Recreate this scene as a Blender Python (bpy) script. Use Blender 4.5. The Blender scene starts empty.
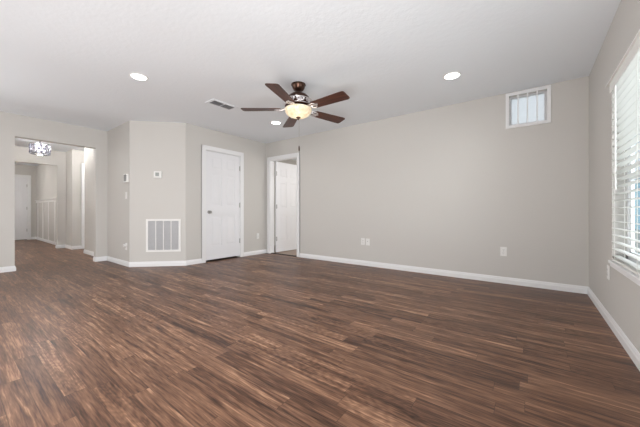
import bpy, bmesh, math, random
from mathutils import Matrix, Vector
random.seed(7)
PI = math.pi
S = bpy.context.scene
C = S.collection

# ------------------------------------------------------------------ camera
F_PX, HZ, ZC, YAW = 282.5, 211.5, 0.925, 36.8
cam_d = bpy.data.cameras.new('camera'); cam = bpy.data.objects.new('camera', cam_d); C.objects.link(cam)
cam.location = (0, 0, ZC); cam.rotation_euler = (PI/2, 0, math.radians(YAW))
cam_d.sensor_width = 36; cam_d.lens = 36*F_PX/640; cam_d.shift_y = (HZ-213.5)/640
cam_d.clip_start = 0.02; cam_d.clip_end = 200
S.camera = cam

# ------------------------------------------------------------------ world
w = bpy.data.worlds.new('sky'); S.world = w; w.use_nodes = True
nt = w.node_tree; bg = nt.nodes['Background']
tc = nt.nodes.new('ShaderNodeTexCoord'); sp = nt.nodes.new('ShaderNodeSeparateXYZ')
cr = nt.nodes.new('ShaderNodeValToRGB')
nt.links.new(tc.outputs['Generated'], sp.inputs[0]); nt.links.new(sp.outputs['Z'], cr.inputs[0])
cr.color_ramp.elements[0].position = 0.0; cr.color_ramp.elements[0].color = (.87, .88, .89, 1)
cr.color_ramp.elements[1].position = 0.6; cr.color_ramp.elements[1].color = (.80, .85, .91, 1)
nt.links.new(cr.outputs[0], bg.inputs['Color']); bg.inputs['Strength'].default_value = 1.12

# ------------------------------------------------------------------ lights and exposure
def area(name, loc, rot, sx, sy, power, color=(1, 1, 1), spread=180):
    l = bpy.data.lights.new(name, 'AREA'); l.shape = 'RECTANGLE'; l.size = sx; l.size_y = sy
    l.energy = power; l.color = color; l.spread = math.radians(spread)
    o = bpy.data.objects.new(name, l); C.objects.link(o); o.location = loc; o.rotation_euler = rot
    return o
def aimed(src, dst): return (Vector(dst)-Vector(src)).to_track_quat('-Z', 'Y').to_euler()
DAY = (.985, .99, 1.0)
# daylight through the patio door, then fill lights added behind the camera
area('patio_daylight', (0.45, -1.3, 1.1), (0, math.radians(95), 0), 1.8, 1.6, 128, DAY)
area('right_wall_fill', (-5.8, -1.5, 1.2), (0, -math.radians(90), 0), 1.6, 2, 36, DAY)  # unseen fill added to light the window wall
area('left_ceiling_fill', (-5.0, -1.0, .25), (math.radians(150), 0, 0), 2, 1.2, 18, DAY)  # unseen upward fill added for the left and far ceiling
area('side_fill', (-4.5, -.5, 1.3), aimed((0, 0, 0), (5, 3, -.3)), 1, 1, 8, DAY, 90)  # small added fill across the room; no window stands here
# sun and outdoor light, then ceiling fill added behind the camera
# sun from behind the house: lights the yard and the neighbour's wall, enters no window
sun = bpy.data.lights.new('sun', 'SUN'); sun.energy = 1.3; sun.angle = math.radians(1); sun.color = (1, .97, .92)
so = bpy.data.objects.new('sun', sun); C.objects.link(so); so.rotation_euler = aimed((0, 0, 0), (.72, 0, -.7))
# area fill added outside, standing in for sky, to brighten the blind
area('sky_fill', (2.3, 2.3, 3.7), aimed((2.3, 2.3, 3.7), (.5, 2.3, 1.2)), 2, 2, 80, (.93, .97, 1))
area('yard_fill', (2.0, 1.9, 1.4), (0, PI/2, 0), 1.8, 2.2, 95, (.98, .98, 1))  # unseen fill added outside to brighten the blind and nearby floor
area('ceiling_fill', (-.4, -.5, .35), aimed((-.4, -.5, .35), (.2, 2.2, 2.44)), .8, .8, 13, (1, 1, 1), 95)  # added upward beam, brightens the right part of the ceiling
area('ceiling_fill_far', (-.4, -.5, .35), aimed((-.4, -.5, .35), (-3.9, 2.9, 2.44)), .8, .8, 9, (1, 1, 1), 90)  # second added beam, for the far left ceiling
S.view_settings.view_transform = 'Standard'; S.view_settings.look = 'None'
S.view_settings.exposure = 0.12; S.view_settings.gamma = 1; S.view_settings.use_curve_mapping = False

# ------------------------------------------------------------------ materials
def mat(name, col, rough=.5, metal=0, bump=None, var=None, emit=None, estr=0, spec=.5, trans=0, ior=1.45):
    m = bpy.data.materials.new(name); m.use_nodes = True
    t = m.node_tree; p = t.nodes['Principled BSDF']
    p.inputs['Base Color'].default_value = (*col, 1); p.inputs['Roughness'].default_value = rough
    p.inputs['Metallic'].default_value = metal; p.inputs['Specular IOR Level'].default_value = spec
    p.inputs['Transmission Weight'].default_value = trans; p.inputs['IOR'].default_value = ior
    if emit: p.inputs['Emission Color'].default_value = (*emit, 1); p.inputs['Emission Strength'].default_value = estr
    co = t.nodes.new('ShaderNodeTexCoord')
    if var is not None:
        n = t.nodes.new('ShaderNodeTexNoise'); n.inputs['Scale'].default_value = var[0]; n.inputs['Detail'].default_value = 4
        t.links.new(co.outputs['Object'], n.inputs['Vector'])
        r = t.nodes.new('ShaderNodeMapRange'); r.inputs[3].default_value = 1-var[1]; r.inputs[4].default_value = 1+var[1]
        t.links.new(n.outputs['Fac'], r.inputs[0])
        mx = t.nodes.new('ShaderNodeMix'); mx.data_type = 'RGBA'; mx.blend_type = 'MULTIPLY'; mx.inputs[0].default_value = 1
        mx.inputs[6].default_value = (*col, 1); t.links.new(r.outputs[0], mx.inputs[7]); t.links.new(mx.outputs[2], p.inputs['Base Color'])
    if bump is not None:
        n = t.nodes.new('ShaderNodeTexNoise'); n.inputs['Scale'].default_value = bump[0]; n.inputs['Detail'].default_value = 3
        t.links.new(co.outputs['Object'], n.inputs['Vector'])
        b = t.nodes.new('ShaderNodeBump'); b.inputs['Strength'].default_value = bump[1]; b.inputs['Distance'].default_value = .01
        t.links.new(n.outputs['Fac'], b.inputs['Height']); t.links.new(b.outputs[0], p.inputs['Normal'])
    return m

M = {}
M['wall'] = mat('greige_paint', (.605, .585, .555), .75, bump=(90, .10), var=(.6, .012), spec=.25)
M['ceil'] = mat('ceiling_paint', (.85, .885, .92), .9, bump=(26, .2), var=(1.2, .012), spec=.15)
M['trim'] = mat('white_trim_paint', (.84, .84, .845), .35, var=(3, .01), spec=.4)
M['door'] = mat('white_door_paint', (.82, .82, .84), .38, var=(3, .01), bump=(120, .04), spec=.4)
M['plate'] = mat('white_plastic', (.82, .81, .79), .35, var=(5, .01))
M['blind'] = mat('white_blind', (.84, .83, .80), .42, var=(4, .02))
def slat_mat():
    m = mat('translucent_slat', (.86, .85, .82), .45, var=(4, .02)); t = m.node_tree; p = t.nodes['Principled BSDF']; out = t.nodes['Material Output']
    tr = t.nodes.new('ShaderNodeBsdfTranslucent'); tr.inputs[0].default_value = (.86, .86, .84, 1)
    mx = t.nodes.new('ShaderNodeMixShader'); mx.inputs[0].default_value = .30
    t.links.new(p.outputs[0], mx.inputs[1]); t.links.new(tr.outputs[0], mx.inputs[2]); t.links.new(mx.outputs[0], out.inputs[0]); return m
M['slat'] = slat_mat()
M['vinyl'] = mat('white_vinyl', (.80, .81, .82), .4, var=(4, .01))
M['greyp'] = mat('grey_plastic', (.16, .16, .16), .4, var=(20, .05))
M['lcd'] = mat('display_grey', (.34, .36, .34), .2, var=(20, .05))
M['nickel'] = mat('satin_nickel', (.46, .45, .44), .3, 1, var=(12, .05))
M['chrome'] = mat('chrome', (.35, .35, .38), .15, 1, var=(12, .03))
M['bronze'] = mat('oil_bronze', (.085, .045, .032), .28, .85, var=(14, .2))
M['pewter'] = mat('brushed_pewter', (.78, .74, .74), .32, 1, var=(25, .15))
M['grille'] = mat('grille_enamel', (.66, .66, .67), .45, var=(6, .02))
M['vent'] = mat('vent_enamel', (.42, .42, .43), .5, var=(6, .02))
M['wainscot'] = mat('wainscot_paint', (.80, .79, .77), .5, var=(3, .01))
M['dark'] = mat('dark_duct', (.20, .20, .205), .8, var=(4, .05))
M['threshold_and_shade'] = mat('dark_threshold_and_shade', (.045, .035, .03), .5, var=(20, .1))
M['lens'] = mat('led_lens', (.95, .95, .95), .4, emit=(1, .98, .95), estr=7, var=(5, .01))
M['carpet'] = mat('beige_carpet', (.42, .34, .29), .95, bump=(200, .6), var=(30, .12), spec=.1)
M['concrete'] = mat('outdoor_concrete', (.42, .42, .40), .9, bump=(20, .3), var=(2, .1))
M['siding'] = mat('blue_grey_siding', (.42, .68, .80), .7, var=(1, .04))

def glass(name, tint, gl=.12):
    m = bpy.data.materials.new(name); m.use_nodes = True; t = m.node_tree
    t.nodes.remove(t.nodes['Principled BSDF']); out = t.nodes['Material Output']
    a = t.nodes.new('ShaderNodeBsdfTransparent'); a.inputs[0].default_value = (*tint, 1)
    g = t.nodes.new('ShaderNodeBsdfGlossy'); g.inputs['Roughness'].default_value = .03
    lw = t.nodes.new('ShaderNodeLayerWeight'); lw.inputs['Blend'].default_value = .5
    pw = t.nodes.new('ShaderNodeMath'); pw.operation = 'POWER'; pw.inputs[1].default_value = 5; t.links.new(lw.outputs['Facing'], pw.inputs[0])
    fr = t.nodes.new('ShaderNodeMath'); fr.operation = 'MULTIPLY_ADD'; fr.inputs[1].default_value = .45; fr.inputs[2].default_value = .04; t.links.new(pw.outputs[0], fr.inputs[0])
    mx = t.nodes.new('ShaderNodeMixShader')
    t.links.new(fr.outputs[0], mx.inputs[0]); t.links.new(a.outputs[0], mx.inputs[1]); t.links.new(g.outputs[0], mx.inputs[2])
    t.links.new(mx.outputs[0], out.inputs[0]); return m
M['glass'] = glass('window_glass', (.93, .97, .98))

def frosted(name):
    m = bpy.data.materials.new(name); m.use_nodes = True; t = m.node_tree
    t.nodes.remove(t.nodes['Principled BSDF']); out = t.nodes['Material Output']
    a = t.nodes.new('ShaderNodeBsdfTranslucent'); a.inputs[0].default_value = (.95, .96, .97, 1)
    b = t.nodes.new('ShaderNodeBsdfTransparent'); b.inputs[0].default_value = (.96, .97, .98, 1)
    n = t.nodes.new('ShaderNodeTexNoise'); n.inputs['Scale'].default_value = 9
    r = t.nodes.new('ShaderNodeMapRange'); r.inputs[3].default_value = .35; r.inputs[4].default_value = .5
    co = t.nodes.new('ShaderNodeTexCoord'); t.links.new(co.outputs['Object'], n.inputs['Vector'])
    t.links.new(n.outputs['Fac'], r.inputs[0])
    mx = t.nodes.new('ShaderNodeMixShader'); t.links.new(r.outputs[0], mx.inputs[0])
    t.links.new(a.outputs[0], mx.inputs[1]); t.links.new(b.outputs[0], mx.inputs[2]); t.links.new(mx.outputs[0], out.inputs[0])
    return m
M['frost'] = frosted('obscure_glass')

def alabaster():
    m = bpy.data.materials.new('alabaster_glass'); m.use_nodes = True; t = m.node_tree; p = t.nodes['Principled BSDF']
    co = t.nodes.new('ShaderNodeTexCoord'); n = t.nodes.new('ShaderNodeTexNoise'); n.inputs['Scale'].default_value = 14
    n.inputs['Detail'].default_value = 6; n.inputs['Distortion'].default_value = 1.6
    t.links.new(co.outputs['Object'], n.inputs['Vector'])
    r = t.nodes.new('ShaderNodeValToRGB'); r.color_ramp.elements[0].position = .3; r.color_ramp.elements[1].position = .7
    r.color_ramp.elements[0].color = (.72, .55, .33, 1); r.color_ramp.elements[1].color = (.93, .84, .66, 1)
    t.links.new(n.outputs['Fac'], r.inputs[0]); t.links.new(r.outputs[0], p.inputs['Base Color'])
    t.links.new(r.outputs[0], p.inputs['Emission Color']); p.inputs['Emission Strength'].default_value = .22
    p.inputs['Roughness'].default_value = .25
    return m
M['bowl'] = alabaster()

def wood_blade():
    m = bpy.data.materials.new('walnut_blade'); m.use_nodes = True; t = m.node_tree; p = t.nodes['Principled BSDF']
    co = t.nodes.new('ShaderNodeTexCoord'); mp = t.nodes.new('ShaderNodeMapping'); mp.inputs['Scale'].default_value = (3, 34, 3)
    n = t.nodes.new('ShaderNodeTexNoise'); n.inputs['Scale'].default_value = 1.6; n.inputs['Detail'].default_value = 6; n.inputs['Distortion'].default_value = .6
    r = t.nodes.new('ShaderNodeValToRGB'); r.color_ramp.elements[0].position = .3; r.color_ramp.elements[1].position = .72
    r.color_ramp.elements[0].color = (.035, .014, .010, 1); r.color_ramp.elements[1].color = (.115, .036, .020, 1)
    t.links.new(co.outputs['Object'], mp.inputs[0]); t.links.new(mp.outputs[0], n.inputs['Vector'])
    t.links.new(n.outputs['Fac'], r.inputs[0]); t.links.new(r.outputs[0], p.inputs['Base Color'])
    p.inputs['Roughness'].default_value = .38; p.inputs['Specular IOR Level'].default_value = .3
    return m
M['blade'] = wood_blade()

def floor_mat():
    m = bpy.data.materials.new('walnut_plank_floor'); m.use_nodes = True; t = m.node_tree; p = t.nodes['Principled BSDF']
    N, L = t.nodes.new, t.links.new
    def math_(op, a, b=None, c=None):
        n = N('ShaderNodeMath'); n.operation = op
        for i, v in enumerate((a, b, c)):
            if v is None: continue
            if isinstance(v, (int, float)): n.inputs[i].default_value = v
            else: L(v, n.inputs[i])
        return n.outputs[0]
    co = N('ShaderNodeTexCoord'); s = N('ShaderNodeSeparateXYZ'); L(co.outputs['Object'], s.inputs[0])
    X, Y = s.outputs[0], s.outputs[1]
    ry = math_('DIVIDE', math_('ADD', Y, .018), .0955); row = math_('FLOOR', ry); fy = math_('FRACT', ry)
    wn = N('ShaderNodeTexWhiteNoise'); wn.noise_dimensions = '1D'; L(row, wn.inputs['W'])
    off = math_('MULTIPLY', wn.outputs['Value'], 7.3)
    rx = math_('ADD', math_('DIVIDE', X, .92), off); col = math_('FLOOR', rx); fx = math_('FRACT', rx)
    cb = N('ShaderNodeCombineXYZ'); L(col, cb.inputs[0]); L(row, cb.inputs[1])
    w2 = N('ShaderNodeTexWhiteNoise'); w2.noise_dimensions = '3D'; L(cb.outputs[0], w2.inputs['Vector'])
    rnd = w2.outputs['Value']; s2 = N('ShaderNodeSeparateColor'); L(w2.outputs['Color'], s2.inputs[0])
    # grain coordinates, different for every strip
    g = N('ShaderNodeCombineXYZ'); L(math_('ADD', math_('MULTIPLY', X, 1.7), math_('MULTIPLY', rnd, 40)), g.inputs[0])
    L(math_('MULTIPLY', Y, 26), g.inputs[1]); L(math_('MULTIPLY', s2.outputs[1], 17), g.inputs[2])
    n1 = N('ShaderNodeTexNoise'); n1.inputs['Scale'].default_value = 1.15; n1.inputs['Detail'].default_value = 6; n1.inputs['Roughness'].default_value = .6; n1.inputs['Distortion'].default_value = .8
    L(g.outputs[0], n1.inputs['Vector'])
    n2 = N('ShaderNodeTexNoise'); n2.inputs['Scale'].default_value = 5.5; n2.inputs['Detail'].default_value = 3; L(g.outputs[0], n2.inputs['Vector'])
    # cathedral figure: rings of a stretched cone
    g2 = N('ShaderNodeCombineXYZ'); L(math_('ADD', math_('MULTIPLY', X, 1.6), math_('MULTIPLY', s2.outputs[0], 9)), g2.inputs[0])
    L(math_('MULTIPLY', math_('SUBTRACT', fy, .5), .9), g2.inputs[1])
    w3 = N('ShaderNodeTexWave'); w3.wave_type = 'RINGS'; w3.rings_direction = 'Z'; w3.inputs['Scale'].default_value = 3.2; w3.inputs['Distortion'].default_value = 9
    w3.inputs['Detail'].default_value = 2; w3.inputs['Detail Scale'].default_value = 1.2; L(g2.outputs[0], w3.inputs['Vector'])
    fig = math_('MULTIPLY', math_('GREATER_THAN', s2.outputs[2], .80), .07)
    v = math_('ADD', math_('MULTIPLY', n1.outputs['Fac'], .95), math_('MULTIPLY', math_('SUBTRACT', n2.outputs['Fac'], .5), .5))
    v = math_('ADD', v, math_('MULTIPLY', math_('SUBTRACT', rnd, .5), .15))
    v = math_('ADD', v, math_('MULTIPLY', math_('SUBTRACT', w3.outputs['Fac'], .5), fig))
    r = N('ShaderNodeValToRGB'); e = r.color_ramp.elements
    e[0].position = .25; e[0].color = (.036, .016, .010, 1); e[1].position = .74; e[1].color = (.47, .27, .165, 1)
    a = e.new(.42); a.color = (.122, .058, .034, 1); b = e.new(.58); b.color = (.23, .120, .072, 1)
    L(v, r.inputs[0])
    # seams
    ey = math_('MINIMUM', fy, math_('SUBTRACT', 1, fy)); ex = math_('MINIMUM', fx, math_('SUBTRACT', 1, fx))
    seam = math_('MAXIMUM', math_('LESS_THAN', ey, .014), math_('LESS_THAN', ex, .0014))
    mx = N('ShaderNodeMix'); mx.data_type = 'RGBA'; L(math_('MULTIPLY', seam, .55), mx.inputs[0]); L(r.outputs[0], mx.inputs[6]); mx.inputs[7].default_value = (.02, .012, .009, 1)
    L(mx.outputs[2], p.inputs['Base Color'])
    L(math_('ADD', .30, math_('MULTIPLY', n1.outputs['Fac'], .16)), p.inputs['Roughness'])
    bp = N('ShaderNodeBump'); bp.inputs['Strength'].default_value = .12; bp.inputs['Distance'].default_value = .004
    L(math_('SUBTRACT', v, math_('MULTIPLY', seam, .8)), bp.inputs['Height']); L(bp.outputs[0], p.inputs['Normal'])
    p.inputs['Specular IOR Level'].default_value = .32
    return m
M['floor'] = floor_mat()

# ------------------------------------------------------------------ helpers
class MB:
    """collects shapes, builds one mesh object"""
    def __init__(s): s.b = bmesh.new()
    def _x(s, vs, m):
        if m is not None: bmesh.ops.transform(s.b, matrix=m, verts=vs)
    def box(s, lo, hi, m=None, bev=0):
        r = bmesh.ops.create_cube(s.b, size=1); vs = r['verts']
        for v in vs:
            v.co = Vector([lo[i] + (v.co[i]+.5)*(hi[i]-lo[i]) for i in range(3)])
        if bev:
            es = list({e for v in vs for e in v.link_edges})
            rr = bmesh.ops.bevel(s.b, geom=es, offset=bev, segments=2, affect='EDGES', profile=.5)
            vs = list({v for v in rr['verts']} | {v for v in vs if v.is_valid})
        s._x(vs, m); return s
    def cyl(s, r1, r2, z0, z1, n=32, m=None, at=(0, 0)):
        r = bmesh.ops.create_cone(s.b, cap_ends=True, segments=n, radius1=r1, radius2=r2, depth=z1-z0)
        bmesh.ops.translate(s.b, vec=(at[0], at[1], (z0+z1)/2), verts=r['verts']); s._x(r['verts'], m); return s
    def lathe(s, prof, n=48, m=None):
        rings = []; allv = []
        for (r, z) in prof:
            ring = [s.b.verts.new((r*math.cos(2*PI*k/n), r*math.sin(2*PI*k/n), z)) for k in range(n)] if r > 1e-6 else [s.b.verts.new((0, 0, z))]
            rings.append(ring); allv += ring
        for a, b in zip(rings, rings[1:]):
            for k in range(n):
                q = [a[k % len(a)], a[(k+1) % len(a)], b[(k+1) % len(b)], b[k % len(b)]]
                u = []
                for v in q:
                    if v not in u: u.append(v)
                if len(u) > 2: s.b.faces.new(u)
        s._x(allv, m); return s
    def tube(s, pts, rad, n=8, m=None, closed=False):
        rings = []; allv = []; P = [Vector(p) for p in pts]; k = len(P)
        for i, p in enumerate(P):
            d = (P[(i+1) % k]-P[i-1]) if closed else (P[min(i+1, k-1)]-P[max(i-1, 0)])
            d.normalize(); up = Vector((0, 0, 1)) if abs(d.z) < .9 else Vector((1, 0, 0))
            a = d.cross(up).normalized(); b = d.cross(a)
            ring = [s.b.verts.new(p+rad*(a*math.cos(2*PI*j/n)+b*math.sin(2*PI*j/n))) for j in range(n)]
            rings.append(ring); allv += ring
        prs = list(zip(rings, rings[1:])) + ([(rings[-1], rings[0])] if closed else [])
        for a, b in prs:
            for j in range(n): s.b.faces.new((a[j], a[(j+1) % n], b[(j+1) % n], b[j]))
        if not closed: s.b.faces.new(rings[0]); s.b.faces.new(rings[-1])
        s._x(allv, m); return s
    def prism(s, poly, z0, z1, m=None):
        a = [s.b.verts.new((x, y, z0)) for x, y in poly]; b = [s.b.verts.new((x, y, z1)) for x, y in poly]; n = len(poly)
        s.b.faces.new(a); s.b.faces.new(b)
        for i in range(n): s.b.faces.new((a[i], a[(i+1) % n], b[(i+1) % n], b[i]))
        s._x(a+b, m); return s
    def build(s, name, m, parent=None, smooth=False, mw=None):
        bmesh.ops.recalc_face_normals(s.b, faces=s.b.faces)
        me = bpy.data.meshes.new(name); s.b.to_mesh(me); s.b.free(); me.materials.append(M[m])
        if smooth:
            for f in me.polygons: f.use_smooth = True
            try: me.set_sharp_from_angle(angle=math.radians(35))
            except Exception: pass
        o = bpy.data.objects.new(name, me); C.objects.link(o)
        if parent: o.parent = parent
        if mw is not None: o.matrix_local = mw
        return o
def struct(o): o['kind'] = 'structure'; return o
def tag(o, label, cat, group=None):
    o['label'] = label; o['category'] = cat
    if group: o['group'] = group
    return o
def empty(name, loc=(0, 0, 0), rz=0):
    o = bpy.data.objects.new(name, None); C.objects.link(o); o.location = loc; o.rotation_euler = (0, 0, rz)
    o.empty_display_size = .1
    return o
def copy_tree(o, parent=None):
    c = o.copy(); C.objects.link(c)
    if parent: c.parent = parent; c.matrix_parent_inverse = o.matrix_parent_inverse
    for ch in [k for k in bpy.data.objects if k.parent == o]: copy_tree(ch, c)
    return c

# ------------------------------------------------------------------ room dimensions
H = 2.44; T = .12
XR = .515; YA = 4.33; XW = -4.735; YS = 1.87; XL = -6.42
CA = (-4.735, 2.49); CB = (-5.355, 1.87)      # ends of the 45 degree wall
XM = -9.52; XF = -13.25; YM = 1.89
YREAR = -3.0; YN = 7.2

# ------------------------------------------------------------------ floor and ceiling
struct(MB().box((XF-.3, YREAR-.2, -.12), (XR+.14, YA+.06, 0)).build('floor', 'floor'))
struct(MB().box((-9.2, YA+.06, -.12), (-2.0, YN+.2, 0)).build('floor_bedroom', 'carpet'))
struct(MB().box((XF-.3, YREAR-.2, H), (XR+.14, YA+T, H+.12)).build('ceiling', 'ceil'))
struct(MB().box((-9.2, YA+T, H), (-2.0, YN+.2, H+.12)).build('ceiling_bedroom', 'ceil'))
struct(MB().box((-20, YREAR-12, -.25), (22, 40, -.13)).build('ground', 'concrete'))

# ------------------------------------------------------------------ walls
def wall(name, boxes):
    b = MB()
    for lo, hi in boxes: b.box(lo, hi)
    return struct(b.build(name, 'wall'))
# window wall: window_1 (y 1.38..3.2, z .535...1.95), patio opening (y -2.75..-.35)
W0, W1, WZ0, WZ1 = 1.38, 3.20, .535, 1.94
wall('wall_right', [((XR, YREAR-T, 0), (XR+T, -2.75, H)), ((XR, -2.75, 2.08), (XR+T, -.35, H)), ((XR, -.35, 0), (XR+T, W0, H)),
                    ((XR, W0, 0), (XR+T, W1, WZ0)), ((XR, W0, WZ1), (XR+T, W1, H)), ((XR, W1, 0), (XR+T, YA+T, H))])
# wall A: doorway x -4.60..-3.815, high window x -.225..0.145, z 2.02..2.395
DX0, DX1 = -4.625, -3.815; HX0, HX1, HZ0, HZ1 = -.229, .152, 2.014, 2.394
wall('wall_back', [((-9.1, YA, 0), (DX0, YA+T, H)), ((DX0, YA, 2.055), (DX1, YA+T, H)), ((DX1, YA, 0), (HX0, YA+T, H)),
                   ((HX0, YA, 0), (HX1, YA+T, HZ0)), ((HX0, YA, HZ1), (HX1, YA+T, H)), ((HX1, YA, 0), (XR, YA+T, H))])
# closet wall with closed door y 2.845..3.64
CY0, CY1 = 2.85, 3.635
b = MB()
b.box((XW-T, CA[1], 0), (XW, CY0, H)); b.box((XW-T, CY0, 2.06), (XW, CY1, H)); b.box((XW-T, CY1, 0), (XW, YA, H))
struct(b.build('wall_closet', 'wall'))
q = T*.4142
struct(MB().prism([CA, CB, (CB[0]-q, CB[1]+T), (CA[0]-T, CA[1]+q)], 0, H).build('wall_angled', 'wall'))
wall('wall_nook', [((XL-T, YS, 0), (CB[0]-q*.2, YS+T, H))])
# wall with the cased-free wide opening
OY0, OY1, OZ = .672, 1.694, 2.094
wall('wall_left', [((XL-T, YREAR-T, 0), (XL, OY0, H)), ((XL-T, OY0, OZ), (XL, OY1, H)), ((XL-T, OY1, 0), (XL, YS, H))])
wall('wall_rear', [((XL, YREAR-T, 0), (-4.3, YREAR, H)), ((-4.3, YREAR-T, 0), (-2.1, YREAR, .75)), ((-4.3, YREAR-T, 2.0), (-2.1, YREAR, H)), ((-2.1, YREAR-T, 0), (XR, YREAR, H))])
# dining side: north wall of the middle room, hall sides
wall('wall_hall', [((-7.94, YM, 0), (XL-T, YM+T, H)), ((-7.94, YM+T, 0), (-7.94+T, YA, H))])
wall('wall_hall_far', [((XM, YM, 0), (-8.93, YM+T, H)), ((-8.93-T, YM+T, 0), (-8.93, 2.13, H)), ((-8.93-T, 2.13, 2.06), (-8.93, 2.90, H)), ((-8.93-T, 2.90, 0), (-8.93, YA, H))])
wall('wall_partition', [((XM-T, 1.727, 0), (XM, YM+T, H)), ((XM-T, .30, 2.081), (XM, 1.727, H)), ((XM-T, YREAR, 0), (XM, .30, H))])
wall('wall_foyer', [((XF, YM-.01, 0), (XM-T, YM+T, H))])
FD0, FD1 = .79, 1.69
wall('wall_entry', [((XF-T, YREAR, 0), (XF, FD0, H)), ((XF-T, FD0, 2.05), (XF, FD1, H)), ((XF-T, FD1, 0), (XF, YM+T, H))])
wall('wall_foyer_south', [((XF-T, -1.2-T, 0), (XM-T, -1.2, H))])
wall('wall_dining_south', [((XM, YREAR-T, 0), (XL-T, YREAR, H))])
# bedroom beyond the open door
wall('wall_bedroom', [((-5.6-T, YA+T, 0), (-5.6, YN, H)), ((-5.6-T, YN, 0), (-2.2, YN+T, H)), ((-2.2, YA+T, 0), (-2.2+T, YN+T, H))])

# ------------------------------------------------------------------ baseboards
def base_run(b, p0, p1, side, h=.083, t=.014, e0=0, e1=0):
    """p0->p1 along wall face; side = unit normal into the room"""
    d = Vector((p1[0]-p0[0], p1[1]-p0[1])); L = d.length; d.normalize()
    prof = [(0, 0), (t, 0), (t, h*.62), (t*.72, h*.72), (t*.62, h*.86), (t*.25, h), (0, h)]
    a0 = Vector(p0)-d*e0; a1 = Vector(p1)+d*e1
    r0 = []; r1 = []
    for (o, z) in prof:
        k = o/t
        s0 = Vector(p0)+Vector(side)*o - d*e0*k; s1 = Vector(p1)+Vector(side)*o + d*e1*k
        r0.append(b.b.verts.new((s0.x, s0.y, z+.001))); r1.append(b.b.verts.new((s1.x, s1.y, z+.001)))
    n = len(prof)
    b.b.faces.new(r0); b.b.faces.new(r1)
    for i in range(n): b.b.faces.new((r0[i], r0[(i+1) % n], r1[(i+1) % n], r1[i]))
t = .014
q45 = (2**-.5, -2**-.5); m45 = t*math.tan(math.radians(22.5))
def bb(name, runs):
    b = MB()
    for r in runs: base_run(b, *r[:3], e0=r[3], e1=r[4])
    return struct(b.build(name, 'trim'))
bb('baseboard_back', [((-3.744, YA), (XR, YA), (0, -1), 0, -t)])
bb('baseboard_right', [((XR, YA), (XR, -.42), (-1, 0), -t, 0)])
bb('baseboard_closet', [((XW, YA), (XW, 3.705), (1, 0), 0, 0), ((XW, 2.785), (XW, CA[1]), (1, 0), 0, m45)])
bb('baseboard_angled', [(CA, CB, q45, m45, m45)])
bb('baseboard_nook', [(CB, (XL, YS), (0, -1), m45, -t)])
bb('baseboard_left', [((XL, YS), (XL, OY1), (1, 0), -t, t), ((XL, OY1), (XL-T, OY1), (0, -1), t, 0), ((XL-T, OY0), (XL, OY0), (0, 1), 0, t), ((XL, OY0), (XL, YREAR), (1, 0), t, 0)])
bb('baseboard_hall', [((XL-T, YM), (-7.94, YM), (0, -1), 0, t), ((-8.93, YM), (XM, YM), (0, -1), t, -t), ((-8.93, 2.075), (-8.93, YM), (1, 0), 0, t)])
bb('baseboard_partition', [((XM, YM), (XM, 1.727), (1, 0), -t, t), ((XM, 1.727), (XM-T, 1.727), (0, -1), t, t)])
bb('baseboard_foyer', [((XM-T, YM-.01), (XF, YM-.01), (0, -1), 0, -t), ((XF, YM-.01), (XF, 1.762), (1, 0), -t, 0)])

# ------------------------------------------------------------------ board and batten on the foyer wall
b = MB(); yb = YM-.01
b.box((XF, yb-.012, 1.205), (XM-T, yb, 1.275)); b.box((XF, yb-.035, 1.275), (XM-T, yb, 1.298))
for x in (-9.80, -10.62, -11.40, -12.18, -12.95): b.box((x-.045, yb-.012, .083), (x+.045, yb, 1.205))
struct(b.build('trim_1', 'wainscot'))

# ------------------------------------------------------------------ door casings and jambs
def casing(b, wdt, h, m, cw=.066, ct=.013, jd=T, both=False):
    """opening of width wdt, height h; local x along wall, y = out of wall (towards room), z up"""
    for s in ([1] if not both else [1, -1]):
        y0 = 0 if s == 1 else -jd
        for x0, x1 in ((-cw, 0.006), (wdt-.006, wdt+cw)):
            b.box((x0, min(y0, y0+s*ct), 0.001), (x1, max(y0, y0+s*ct), h+cw), m)
            xo0, xo1 = (x0, x0+.02) if x0 < 0 else (x1-.02, x1)
            b.box((xo0, min(y0, y0+s*(ct+.002)), 0.001), (xo1, max(y0, y0+s*(ct+.002)), h+cw), m)
        b.box((0, min(y0, y0+s*ct), h-.006), (wdt, max(y0, y0+s*ct), h+cw), m)
        b.box((-cw, min(y0, y0+s*(ct+.002)), h+cw-.02), (wdt+cw, max(y0, y0+s*(ct+.002)), h+cw), m)
    b.box((0, -jd, 0.001), (.018, 0, h), m); b.box((wdt-.018, -jd, 0.001), (wdt, 0, h), m); b.box((0.018, -jd, h-.018), (wdt-.018, 0, h), m)
def frame(origin, ang):  # local x along wall, local y = wall normal into the room
    return Matrix.Translation(origin) @ Matrix.Rotation(ang, 4, 'Z')
# closet door: wall faces +x ; local y -> +x, local x -> -y  (rotation -90)
mC = frame((XW, CY1, 0), -PI/2)
b = MB(); casing(b, CY1-CY0, 2.06, mC); struct(b.build('trim_2', 'trim'))
# open door in back wall: wall faces -y ; rotation 180: local x -> -x
mA = frame((DX1, YA, 0), PI)
b = MB(); casing(b, DX1-DX0, 2.055, mA, both=True); struct(b.build('trim_3', 'trim'))
mE = frame((XF, FD1, 0), -PI/2)
b = MB(); casing(b, FD1-FD0, 2.05, mE); struct(b.build('trim_4', 'trim'))
mH = frame((-8.93, 2.90, 0), -PI/2)
b = MB(); casing(b, .77, 2.06, mH); struct(b.build('trim_5', 'trim'))

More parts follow.
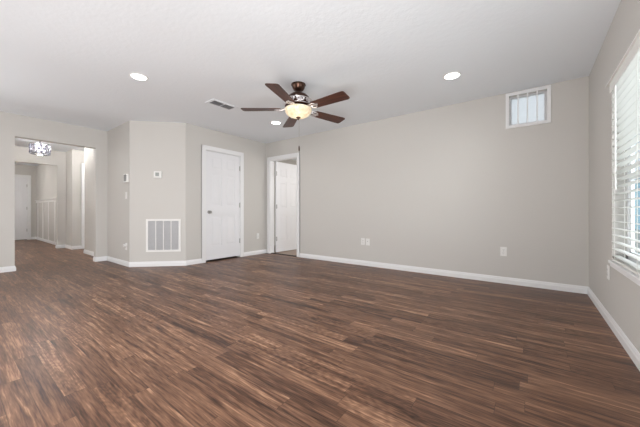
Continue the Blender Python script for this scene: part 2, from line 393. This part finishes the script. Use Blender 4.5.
def slab(wd, h=2.03, th=.035, z0=.0):
    """six panel door, local x 0..wd, y -th..0, z"""
    b = MB(); st = .112; mu = .10; pw = (wd-2*st-mu)/2
    rows = [(.25, .81), (1.0, 1.585), (1.685, 1.905)]; d = .008
    b.box((.004, -th+d, z0+.004), (wd-.004, -d, z0+h-.004))
    for y0, y1 in ((-d-.001, 0), (-th, -th+d+.001)):
        for x0, x1 in ((0, st), (st+pw, st+pw+mu), (wd-st, wd)): b.box((x0, y0, z0), (x1, y1, z0+h))
        zs = [0]+[v for r in rows for v in r]+[h]
        for k in range(0, len(zs), 2):
            for x0, x1 in ((st, st+pw), (st+pw+mu, wd-st)): b.box((x0, y0, z0+zs[k]), (x1, y1, z0+zs[k+1]))
        sg = 1 if y1 == 0 else -1
        for (a, c) in rows:                                    # raised fields with sloping edges
            for x0, x1 in ((st, st+pw), (st+pw+mu, wd-st)):
                i0, i1 = .018, .042
                yb_, yt_ = (-d, -.002) if sg == 1 else (-th+d, -th+.002)
                lo = [b.b.verts.new((x, yb_, z)) for x, z in ((x0+i0, z0+a+i0), (x1-i0, z0+a+i0), (x1-i0, z0+c-i0), (x0+i0, z0+c-i0))]
                hi = [b.b.verts.new((x, yt_, z)) for x, z in ((x0+i1, z0+a+i1), (x1-i1, z0+a+i1), (x1-i1, z0+c-i1), (x0+i1, z0+c-i1))]
                b.b.faces.new(hi)
                for k in range(4): b.b.faces.new((lo[k], lo[(k+1) % 4], hi[(k+1) % 4], hi[k]))
    return b
def knob_mesh(y=0, s=1):
    rot = Matrix.Rotation(-PI/2*s, 4, 'X')
    prof = [(0, 0), (.032, 0), (.032, .006), (.026, .010), (.012, .013), (.011, .030), (.020, .036), (.027, .046), (.027, .056), (.020, .064), (0, .067)]
    return MB().lathe(prof, 24, Matrix.Translation((0, y, 0)) @ rot)
def hinge_mesh():
    b = MB(); b.cyl(.0065, .0065, -.045, .045, 12); b.cyl(.008, .004, .045, .051, 12); b.cyl(.004, .008, -.051, -.045, 12)
    b.box((-.001, -.012, -.043), (.014, -.004, .043)); return b
def door(name, mw, wd, z0, knob_x, hinge_x, label=None, knob_sides=(1,), hinge_side=1, h=2.03):
    o = slab(wd, h).build(name, 'door'); struct(o); o.matrix_world = mw @ Matrix.Translation((0, 0, z0))
    for s in knob_sides:
        k = knob_mesh(0, s).build('door_knob', 'nickel', o, smooth=True, mw=Matrix.Translation((knob_x, 0 if s == 1 else -.035, .915-z0)))
        k['label'] = 'round satin nickel knob'
    for z in (.30, 1.02, 1.76):
        hh = hinge_mesh().build('hinge', 'nickel', o, smooth=True, mw=Matrix.Translation((hinge_x, .005 if hinge_side == 1 else -.040, z)))
        hh['label'] = 'small steel barrel hinge'
    return o
# closet door, closed: gap below
mD = frame((XW-.004, CY1-.021, 0), -PI/2)
wdC = CY1-CY0-.042
door('door_1', mD, wdC, .034, wdC-.062, .0-.002, h=2.002)
struct(MB().box((-5.9, 2.62, .001), (XW-.001, 3.9, .004)).build('closet_gap_shade', 'threshold_and_shade'))  # dark sheet that paints the shade in the gap under the door
# open door, hinged at left jamb, swung into bedroom
hx, hy = DX0+.024, YA+T+.004
A0 = (hx, hy)
open_ang = math.radians(88)
mO = Matrix.Translation((hx, hy+.012, 0)) @ Matrix.Rotation(open_ang, 4, 'Z') @ Matrix.Translation((0.008, -.002, 0))
door('door_2', mO, .757, .014, .757-.065, -.004, knob_sides=(1, -1), hinge_side=-1)
struct(MB().box((DX0+.018, YA+.02, .0005), (DX1-.018, YA+.085, .009), bev=.003).build('trim_6', 'threshold_and_shade'))
# front door
mF = frame((XF-.03, FD1-.021, 0), -PI/2)
wdF = FD1-FD0-.042
door('door_3', mF, wdF, .012, wdF-.065, -.002)
struct(MB().box((XF-T+.01, FD0+.02, .0005), (XF-.001, FD1-.02, .011), bev=.003).build('trim_7', 'threshold_and_shade'))
mG = frame((-8.93-.05, 2.90-.021, 0), -PI/2)
door('door_4', mG, .728, .012, .728-.065, -.002)

# ------------------------------------------------------------------ window_1 with blind
win = struct(empty('window_1', (XR, 0, 0)))
def wb(lo, hi): return (lo[0]-XR, lo[1], lo[2]), (hi[0]-XR, hi[1], hi[2])
b = MB(); fx0, fx1 = XR+.080, XR+.115; ym = (W0+W1)/2
for lo, hi in [((fx0, W0, WZ0), (fx1, W0+.045, WZ1)), ((fx0, W1-.045, WZ0), (fx1, W1, WZ1)), ((fx0, W0, WZ0), (fx1, W1, WZ0+.05)),
               ((fx0, W0, WZ1-.045), (fx1, W1, WZ1)), ((fx0, ym-.04, WZ0), (fx1, ym+.04, WZ1))]: b.box(*wb(lo, hi))
b.build('window_frame', 'vinyl', win)
b = MB()
for a, c in ((W0+.045, ym-.04), (ym+.04, W1-.045)):
    b.box(*wb((fx0+.005, a, 1.165), (fx1-.005, c, 1.205)))
    for y0, y1 in ((a, a+.03), (c-.03, c)): b.box(*wb((fx0+.01, y0, WZ0+.05), (fx1-.01, y1, WZ1-.045)))
    b.box(*wb((fx0+.01, a, WZ0+.05), (fx1-.01, c, WZ0+.085)))
b.build('window_sash', 'vinyl', win)
MB().box(*wb((fx0+.018, W0+.045, WZ0+.05), (fx0+.022, W1-.045, WZ1-.045))).build('window_pane', 'glass', win)
b = MB(); b.box(*wb((XR-.022, W0, WZ0-.020), (XR+.0745, W1, WZ0+.003)), bev=.003); 
b.box(*wb((XR-.010, W0, WZ0-.045), (XR-.0005, W1, WZ0-.019)))
b.build('window_sill', 'trim', win)
bl = empty('window_blind', (XR, 0, WZ0)); tag(bl, 'white two-inch slatted window blind hanging in the right-hand window', 'blind')
def bbx(lo, hi): return (lo[0]-XR, lo[1], lo[2]-WZ0), (hi[0]-XR, hi[1], hi[2]-WZ0)
b = MB(); b.box(*bbx((XR-.014, W0+.002, WZ1-.070), (XR-.0085, W1-.002, WZ1+.004)))
b.box(*bbx((XR-.027, W0-.06, WZ1+.003), (XR-.0008, W1+.065, WZ1+.013)), bev=.002)
b.build('valance', 'blind', bl)
b = MB(); b.box(*bbx((XR-.008, W0+.01, WZ1-.05), (XR+.045, W1-.01, WZ1-.004))); b.build('headrail', 'blind', bl)
b = MB(); n = 25; z0 = WZ0+.045; z1 = WZ1-.075
for k in range(n):
    z = z0+(z1-z0)*k/(n-1)
    m = Matrix.Translation((.020, 0, z-WZ0)) @ Matrix.Rotation(math.radians(4), 4, 'Y')
    r = [(-.025, 0), (-.0125, .0022), (0, .003), (.0125, .0022), (.025, 0)]
    va = [b.b.verts.new(m @ Vector((x, W0+.008, zz))) for x, zz in r]; vb = [b.b.verts.new(m @ Vector((x, W1-.008, zz))) for x, zz in r]
    vc = [b.b.verts.new(m @ Vector((x, W0+.008, zz-.0025))) for x, zz in r]; vd = [b.b.verts.new(m @ Vector((x, W1-.008, zz-.0025))) for x, zz in r]
    for i in range(4):
        b.b.faces.new((va[i], va[i+1], vb[i+1], vb[i])); b.b.faces.new((vc[i], vc[i+1], vd[i+1], vd[i]))
    for i0 in (0, 4): b.b.faces.new((va[i0], vb[i0], vd[i0], vc[i0]))
    b.b.faces.new(va+vc[::-1]); b.b.faces.new(vb+vd[::-1])
b.build('slats', 'slat', bl)
b = MB(); b.box(*bbx((XR-.004, W0+.01, WZ0+.006), (XR+.044, W1-.01, WZ0+.022)), bev=.003); b.build('bottom_rail', 'blind', bl)
for y in (W1-.13, W1-.70, W0+.70, W0+.13):
    b = MB()
    for x in (-.0062, .0462): b.box((x-.0008, y-.004, .02), (x+.0008, y+.004, WZ1-WZ0-.05))
    b.build('ladder_tape', 'blind', bl)
b = MB(); b.cyl(.004, .004, .55, 1.33, 8, at=(-.013, W1-.20)); b.build('tilt_wand', 'blind', bl)

# neighbouring house outside the window
nb = empty('neighbour_house', (5.0, 14, -.13)); tag(nb, 'pale blue-grey sided house seen through the slats of the right-hand window', 'house')
b = MB(); b.box((0, -9, 0), (5, 14, 3.0))
for k in range(20): b.box((-.012, -9, .1+k*.15), (0, 14, .1+k*.15+.135))
b.build('house_wall', 'siding', nb)
b = MB(); b.prism([(-.4, 3.0), (5.4, 3.0), (2.5, 4.4)], -9.3, 14.3, Matrix(((1, 0, 0, 0), (0, 0, 1, 0), (0, 1, 0, 0), (0, 0, 0, 1)))); b.build('house_roof', 'greyp', nb)
for y in (-5, -1.5, 2, 6):
    b = MB(); b.box((-.05, y, 1.0), (-.012, y+1.2, 2.3)); b.build('house_window', 'vinyl', nb)

# ------------------------------------------------------------------ window_2 : small high window
w2 = struct(empty('window_2', ((HX0+HX1)/2, YA, HZ0))); cx_ = (HX0+HX1)/2
hw = (HX1-HX0)/2; hh_ = HZ1-HZ0; c = .034
b = MB()
b.box((-hw-c, -.016, -c), (-hw+.002, 0, hh_+c)); b.box((hw-.002, -.016, -c), (hw+c, 0, hh_+c))
b.box((-hw, -.016, -c), (hw, 0, .002)); b.box((-hw, -.016, hh_-.002), (hw, 0, hh_+c)); b.build('window_casing', 'trim', w2)
b = MB()
for lo, hi in [((-hw, .06, 0), (-hw+.024, .10, hh_)), ((hw-.024, .06, 0), (hw, .10, hh_)), ((-hw+.024, .06, 0), (hw-.024, .10, .026)), ((-hw+.024, .06, hh_-.022), (hw-.024, .10, hh_))]: b.box(lo, hi)
b.build('window_frame', 'grille', w2)
MB().box((-hw+.02, .083, .02), (hw-.02, .087, hh_-.018)).build('window_pane', 'frost', w2)
for k in range(3):
    x = -hw+2*hw*(k+1)/4
    MB().box((x-.0065, -.010, .0), (x+.0065, .004, hh_)).build('window_bar', 'trim', w2)

# ------------------------------------------------------------------ return air grille on the angled wall
u45 = Vector((-2**-.5, -2**-.5, 0))
def on_angled(s, z): return (CA[0]+u45.x*s, CA[1]+u45.y*s, z)
ANG45 = math.radians(45)   # local -y -> q45 ; local x -> (1,1)
def wallthing(name, loc, ang, label, cat, group=None):
    """local x along the wall, local -y into the room"""
    o = empty(name, loc, ang); tag(o, label, cat, group); return o
ANG = {'back': 0, 'nook': 0, 'angled': ANG45, 'closet': PI/2, 'right': -PI/2}
g = wallthing('return_air_grille', on_angled(.351, .245), ANG45, 'large square white return air grille low on the angled wall', 'air grille')
W, Hh = .545, .552; f_ = .030
b = MB()
b.box((-W/2, -.010, 0), (-W/2+f_, 0, Hh)); b.box((W/2-f_, -.010, 0), (W/2, 0, Hh)); b.box((-W/2+f_, -.010, 0), (W/2-f_, 0, f_)); b.box((-W/2+f_, -.010, Hh-f_), (W/2-f_, 0, Hh))
b.build('grille_frame', 'plate', g)
iw = W-2*f_
for k in (1, 2, 3):
    x = -W/2+f_+iw*k/4; MB().box((x-.006, -.010, f_), (x+.006, -.001, Hh-f_)).build('divider_bar', 'plate', g)
b = MB(); n = 34
for k in range(n):
    z = f_+(Hh-2*f_)*(k+.5)/n
    b.box((-W/2+f_, -.0008, -.0062), (W/2-f_, .0008, .0062), Matrix.Translation((0, -.0055, z)) @ Matrix.Rotation(math.radians(38), 4, 'X'))
b.build('louvers', 'grille', g)
MB().box((-W/2+f_*.5, -.0012, f_*.5), (W/2-f_*.5, -.0002, Hh-f_*.5)).build('filter_backing', 'vent', g)

# ------------------------------------------------------------------ wall plates, thermostat, keypad
def outlet(loc, ang, label, group=None, plug=False, name='power_outlet'):
    o = wallthing(name, loc, ang, label, 'outlet', group)
    MB().box((-.035, -.006, -.058), (.035, 0, .058), bev=.0025).build('cover_plate', 'plate', o)
    for dz in (-.021, .021):
        r = MB().box((-.017, -.0085, dz-.014), (.017, -.005, dz+.014), bev=.003).build('receptacle', 'plate', o)
        s = MB(); s.box((-.008, -.0092, dz-.002), (-.0055, -.0084, dz+.008)); s.box((.0055, -.0092, dz-.002), (.008, -.0084, dz+.008)); s.cyl(.0025, .0025, 0, .0009, 8, Matrix.Translation((0, -.0083, dz-.008)) @ Matrix.Rotation(PI/2, 4, 'X'))
        s.build('slots', 'greyp', r)
    MB().cyl(.003, .003, 0, .0012, 10, Matrix.Translation((0, -.006, 0)) @ Matrix.Rotation(PI/2, 4, 'X')).build('screw', 'nickel', o)
    if plug:
        MB().box((-.022, -.045, .002), (.022, -.0092, .042), bev=.006).build('plug_in', 'plate', o)
    return o
outlet((-2.316, YA, .410), 0, 'left one of the two white outlets side by side low on the long grey wall')
o = wallthing('cable_plate', (-2.223, YA, .407), 0, 'white cable wall plate just right of the outlet beside it on the long wall', 'wall plate')
MB().box((-.035, -.006, -.058), (.035, 0, .058), bev=.0025).build('cover_plate', 'plate', o)
MB().cyl(.007, .006, 0, .010, 12, Matrix.Translation((0, -.005, .012)) @ Matrix.Rotation(PI/2, 4, 'X')).build('jack', 'nickel', o)
outlet((-.287, YA, .410), 0, 'lone white outlet below the small high window on the long grey wall')
outlet((XW, 4.081, .395), PI/2, 'small white outlet between the closed white door and the room corner')
outlet((-5.497, YS, .332), 0, 'white outlet with a plug-in low on the narrow wall left of the grille', plug=True)
outlet((XR, 3.318, .42), -PI/2, 'white outlet seen edge-on under the window at right')
# light switch on the nook wall
o = wallthing('light_switch', (-5.496, YS, 1.197), 0, 'white light switch on the narrow wall beneath the dark-keyed keypad', 'switch')
MB().box((-.035, -.006, -.058), (.035, 0, .058), bev=.0025).build('cover_plate', 'plate', o)
MB().box((-.0165, -.010, -.033), (.0165, -.005, .033), bev=.002).build('rocker', 'plate', o)
# security keypad
o = wallthing('alarm_keypad', (-5.475, YS, 1.487), 0, 'white alarm keypad with dark keys on the narrow wall near the outside corner', 'keypad')
MB().box((-.080, -.026, -.070), (.085, 0, .070), bev=.005).build('housing', 'plate', o)
b = MB()
for i in range(3):
    for j in range(4): b.box((-.058+i*.032, -.030, -.045+j*.026), (-.058+i*.032+.025, -.0262, -.045+j*.026+.019), bev=.002)
b.build('keys', 'greyp', o)
MB().box((-.062, -.0272, -.052), (.040, -.0258, .060)).build('key_panel', 'greyp', o)['label'] = 'dark key panel'
MB().box((.045, -.0275, -.045), (.075, -.0262, .048)).build('side_label', 'lcd', o)
# thermostat
o = wallthing('thermostat', on_angled(.437, 1.545), ANG45, 'small square white thermostat with grey display above the big wall grille', 'thermostat')
MB().box((-.062, -.024, -.058), (.062, 0, .058), bev=.006).build('housing', 'plate', o)
MB().box((-.034, -.0255, -.026), (.024, -.0242, .034)).build('display', 'lcd', o)
b = MB()
for i in range(3): b.box((-.030+i*.022, -.0275, -.046), (-.030+i*.022+.014, -.0238, -.037), bev=.001)
b.build('buttons', 'plate', o)

# ------------------------------------------------------------------ ceiling vent
v = empty('ceiling_vent', (-3.515, 2.38, H)); tag(v, 'small rectangular white ceiling register left of the fan', 'vent')
b = MB(); vw, vl = .205, .40
for lo, hi in [((-vw/2, -vl/2, -.008), (-.066, vl/2, 0)), ((.066, -vl/2, -.008), (vw/2, vl/2, 0)), ((-.066, -vl/2, -.008), (.066, -vl/2+.035, 0)), ((-.066, vl/2-.035, -.008), (.066, vl/2, 0)), ((-.066, -.006, -.008), (.066, .006, 0))]: b.box(lo, hi)
b.build('vent_frame', 'ceil', v)
b = MB()
for k in range(10):
    for s in (-1, 1):
        y = s*(.014+k*.0155)
        b.box((-.066, -.0006, -.008), (.066, .0006, .006), Matrix.Translation((0, y, -.006)) @ Matrix.Rotation(math.radians(-40), 4, 'X'))
b.build('louvers', 'vent', v)
MB().box((-.07, -.17, -.0012), (.07, .17, -.0004)).build('duct_backing', 'dark', v)

# ------------------------------------------------------------------ recessed ceiling lights
def downlight():
    o = empty('recessed_light', (0, 0, H))
    MB().lathe([(.074, -.003), (.076, -.008), (.086, -.006), (.090, 0), (.074, 0), (.074, -.003)], 40).build('trim_ring', 'plate', o, smooth=True)
    MB().cyl(.0745, .0745, -.0065, -.001, 40).build('light_lens', 'lens', o)
    l = bpy.data.lights.new('downlight', 'SPOT'); l.energy = 14; l.spot_size = math.radians(150); l.spot_blend = 1; l.shadow_soft_size = .06; l.color = (1, .96, .91)
    lo = bpy.data.objects.new('downlight_bulb', l); C.objects.link(lo); lo.parent = o; lo.location = (0, 0, -.02)
    return o
first = downlight()
lab = ['round recessed ceiling light nearest the left opening, left of the vent', 'small round recessed ceiling light behind the fan, near the open doorway', 'round recessed ceiling light right of the fan, towards the high window']
for i, (x, y) in enumerate([(-3.526, 1.322), (-3.48, 3.402), (-.708, 3.401)]):
    o = first if i == 0 else copy_tree(first)
    o.location = (x, y, H); tag(o, lab[i], 'ceiling light', 'recessed lights in the living room ceiling')
for i, (x, y) in enumerate([(-.708, 1.322), (-3.0, -1.2)]):   # the rest of the grid, overhead of the camera
    l = bpy.data.objects['downlight_bulb'].copy(); C.objects.link(l); l.parent = None; l.location = (x, y, H-.03)

# ------------------------------------------------------------------ ceiling fan
FX, FY = -2.225, 2.545
fan = empty('ceiling_fan', (FX, FY, H)); tag(fan, 'dark bronze five-blade ceiling fan with cream glass bowl light, hanging mid-ceiling', 'ceiling fan')
MB().lathe([(0, 0), (.086, 0), (.088, -.010), (.080, -.016), (.072, -.045), (.056, -.070), (.036, -.080), (.016, -.082), (0, -.082)]).build('canopy', 'bronze', fan, smooth=True)
MB().cyl(.0125, .0125, -.115, -.078, 20).build('downrod', 'bronze', fan, smooth=True)
tilt = Matrix.Translation((0, 0, -.10)) @ Matrix.Rotation(math.radians(1.6), 4, Vector((math.cos(math.radians(210)), math.sin(math.radians(210)), 0))) @ Matrix.Translation((0, 0, .10))
MB().lathe([(0, -.100), (.028, -.100), (.034, -.108), (.070, -.116), (.105, -.134), (.130, -.160), (.140, -.186), (.138, -.196), (0, -.196)]).build('motor_housing', 'bronze', fan, smooth=True, mw=tilt)
band = MB().lathe([(0, -.192), (.150, -.192), (.162, -.200), (.160, -.208), (.150, -.214), (.146, -.252), (.158, -.260), (.160, -.268), (.150, -.276), (.10, -.282), (0, -.282)]).build('motor_band', 'bronze', fan, smooth=True, mw=tilt)
b = MB()                                                # pewter scrolls around the band
for k in range(9):
    a0 = 2*PI*k/9
    for sgn in (1, -1):
        pts = []
        for j in range(15):
            th = j/14*2.3*PI; rr = .030*(1-j/20)
            aa = a0+sgn*(.15+rr*math.cos(th)*4.6); pts.append((.163*math.cos(aa), .163*math.sin(aa), -.233+rr*math.sin(th)*.85))
        b.tube(pts, .0080, 6)
    b.tube([(.160*math.cos(a0), .160*math.sin(a0), -.203), (.165*math.cos(a0), .165*math.sin(a0), -.232), (.160*math.cos(a0), .160*math.sin(a0), -.262)], .009, 6)
for zz, rr in ((-.203, .164), (-.265, .163)):
    b.tube([(rr*math.cos(2*PI*j/48), rr*math.sin(2*PI*j/48), zz) for j in range(48)], .0045, 6, closed=True)
b.build('scroll_ring', 'pewter', band, smooth=True)['label'] = 'pale pewter scrollwork ring'
def blade_mb():
    b = MB(); pts = []
    r0, r1, w0, w1 = .205, .675, .064, .078
    pts.append((r0, -w0*.7)); pts.append((r0+.03, -w0))
    pts.append((r1-.05, -w1))
    for k in range(1, 6):
        a = -PI/2+PI/2*k/5; pts.append((r1-.03+.03*math.cos(a), -w1+.03+.03*math.sin(a)))
    for k in range(0, 6):
        a = PI/2*k/5; pts.append((r1-.03+.03*math.cos(a), w1-.03+.03*math.sin(a)))
    pts += [(r0+.03, w0), (r0, w0*.7)]
    b.prism(pts, -.003, .003); return b
def iron_mb():
    b = MB()
    b.tube([(.135, 0, .030), (.160, 0, .012), (.190, 0, -.006), (.225, 0, -.008)], .011, 8)
    for s in (1, -1):
        b.tube([(.165, 0, .008), (.180, s*.026, .004), (.205, s*.040, -.005), (.240, s*.042, -.008), (.262, s*.030, -.008), (.258, s*.014, -.008)], .006, 8)
        b.cyl(.008, .008, -.010, -.003, 10, at=(.245, s*.036))
    b.prism([(.20, -.012), (.27, -.016), (.29, 0), (.27, .016), (.20, .012)], -.009, -.0032)
    return b
bm0 = None
for k in range(5):
    a = math.radians(-72+72*k)
    m = tilt @ Matrix.Translation((0, 0, -.300)) @ Matrix.Rotation(a, 4, 'Z') @ Matrix.Rotation(math.radians(-9.5), 4, 'X')
    if bm0 is None:
        bm0 = blade_mb().build('blade', 'blade', fan, mw=m); ir0 = iron_mb().build('blade_bracket', 'pewter', bm0, smooth=True); ir0['label'] = 'pale pewter scrolled blade bracket'
    else:
        c_ = bm0.copy(); C.objects.link(c_); c_.parent = fan; c_.matrix_local = m
        i_ = ir0.copy(); C.objects.link(i_); i_.parent = c_
MB().lathe([(0, -.278), (.085, -.278), (.092, -.284), (.140, -.288), (.156, -.292), (.160, -.298), (.150, -.303), (0, -.303)]).build('light_fitter', 'pewter', fan, smooth=True, mw=tilt)
prof = [(.152, -.296), (.160, -.300), (.159, -.308)]
for k in range(1, 11):
    a = PI/2*k/10; prof.append((.159*math.cos(a)**.8 if k < 10 else .0, -.308-.088*math.sin(a)))
MB().lathe(prof).build('light_bowl', 'bowl', fan, smooth=True, mw=tilt)['label'] = 'cream mottled glass bowl'
MB().lathe([(0, -.388), (.022, -.391), (.028, -.398), (.022, -.406), (.011, -.411), (.013, -.419), (.006, -.427), (0, -.429)], 24).build('finial', 'bronze', fan, smooth=True, mw=tilt)
b = MB()
cxx, cyy = .022, -.014
b.tube([(cxx, cyy, -.395), (cxx, cyy, -.735)], .0016, 6)
chn = b.build('pull_chain', 'nickel', fan)
MB().lathe([(0, -.735), (.004, -.737), (.007, -.750), (.009, -.775), (.007, -.795), (0, -.800)], 16, Matrix.Translation((cxx, cyy, 0))).build('pull_fob', 'bronze', chn, smooth=True)
l = bpy.data.lights.new('fan_lamp', 'POINT'); l.energy = 2.5; l.color = (1, .88, .72); l.shadow_soft_size = .14
lo = bpy.data.objects.new('fan_lamp', l); C.objects.link(lo); lo.parent = fan; lo.location = (0, 0, -.62)

# ------------------------------------------------------------------ crystal ceiling light in the middle room
CX, CY = -8.0, 1.19
ch = empty('crystal_chandelier', (CX, CY, H)); tag(ch, 'drum-shaped crystal ceiling light glowing beyond the wide left opening', 'chandelier')
M['glow'] = mat('glowing_glass', (.9, .9, .95), .3, emit=(.93, .93, 1), estr=.9, var=(20, .1))
M['crystal'] = mat('cut_crystal', (.50, .50, .56), .03, trans=.75, ior=1.5, spec=.8, emit=(.8, .8, 1), estr=.04)
MB().lathe([(0, 0), (.075, 0), (.075, -.018), (.03, -.03), (.012, -.035), (.012, -.155), (0, -.155)], 32).build('ceiling_mount', 'chrome', ch, smooth=True)
R_ = .150; b = MB()
for zz in (-.155, -.345): b.tube([(R_*math.cos(2*PI*j/48), R_*math.sin(2*PI*j/48), zz) for j in range(48)], .009, 6, closed=True)
for j in range(8):
    a = 2*PI*j/8; b.tube([(R_*math.cos(a), R_*math.sin(a), -.155), (R_*math.cos(a), R_*math.sin(a), -.345)], .006, 6)
for j in range(4):
    a = PI*j/4; b.tube([(R_*math.cos(a), R_*math.sin(a), -.155), (-R_*math.cos(a), -R_*math.sin(a), -.155)], .004, 6)
b.build('drum_frame', 'chrome', ch)
MB().cyl(.07, .07, -.325, -.18, 32).build('lamp_diffuser', 'glow', ch, smooth=True)
b = MB()
for row in range(3):
    for j in range(12):
        a = 2*PI*(j+.5*(row % 2))/12; zz = -.192-row*.060
        m = Matrix.Translation((R_*math.cos(a), R_*math.sin(a), zz)) @ Matrix.Rotation(a, 4, 'Z') @ Matrix.Rotation(random.uniform(-.4, .4), 4, 'Y') @ Matrix.Diagonal((.55, 1, 1.15, 1))
        r = bmesh.ops.create_icosphere(b.b, subdivisions=1, radius=.026); bmesh.ops.transform(b.b, matrix=m, verts=r['verts'])
b.build('crystals', 'crystal', ch)
l = bpy.data.lights.new('chandelier_lamp', 'POINT'); l.energy = 55; l.color = (1, .98, .96); l.shadow_soft_size = .06
lo = bpy.data.objects.new('chandelier_lamp', l); C.objects.link(lo); lo.parent = ch; lo.location = (0, 0, -.085)

# lamps of the rooms beyond
def room_lamp(name, loc, e, r=.15, col=(1, .97, .93)):
    l = bpy.data.lights.new(name, 'POINT'); l.energy = e; l.color = col; l.shadow_soft_size = r
    lo = bpy.data.objects.new(name, l); C.objects.link(lo); lo.location = loc
room_lamp('foyer_lamp', (-11.4, .2, 2.2), 50)
room_lamp('dining_fill', (-8.1, -1.6, 2.2), 60)  # unseen fill added for the middle room, keeps the header underside dark
room_lamp('hall_lamp', (-8.4, 3.3, 2.2), 35)
room_lamp('bedroom_lamp', (-3.0, 5.9, 1.7), 42, .4)
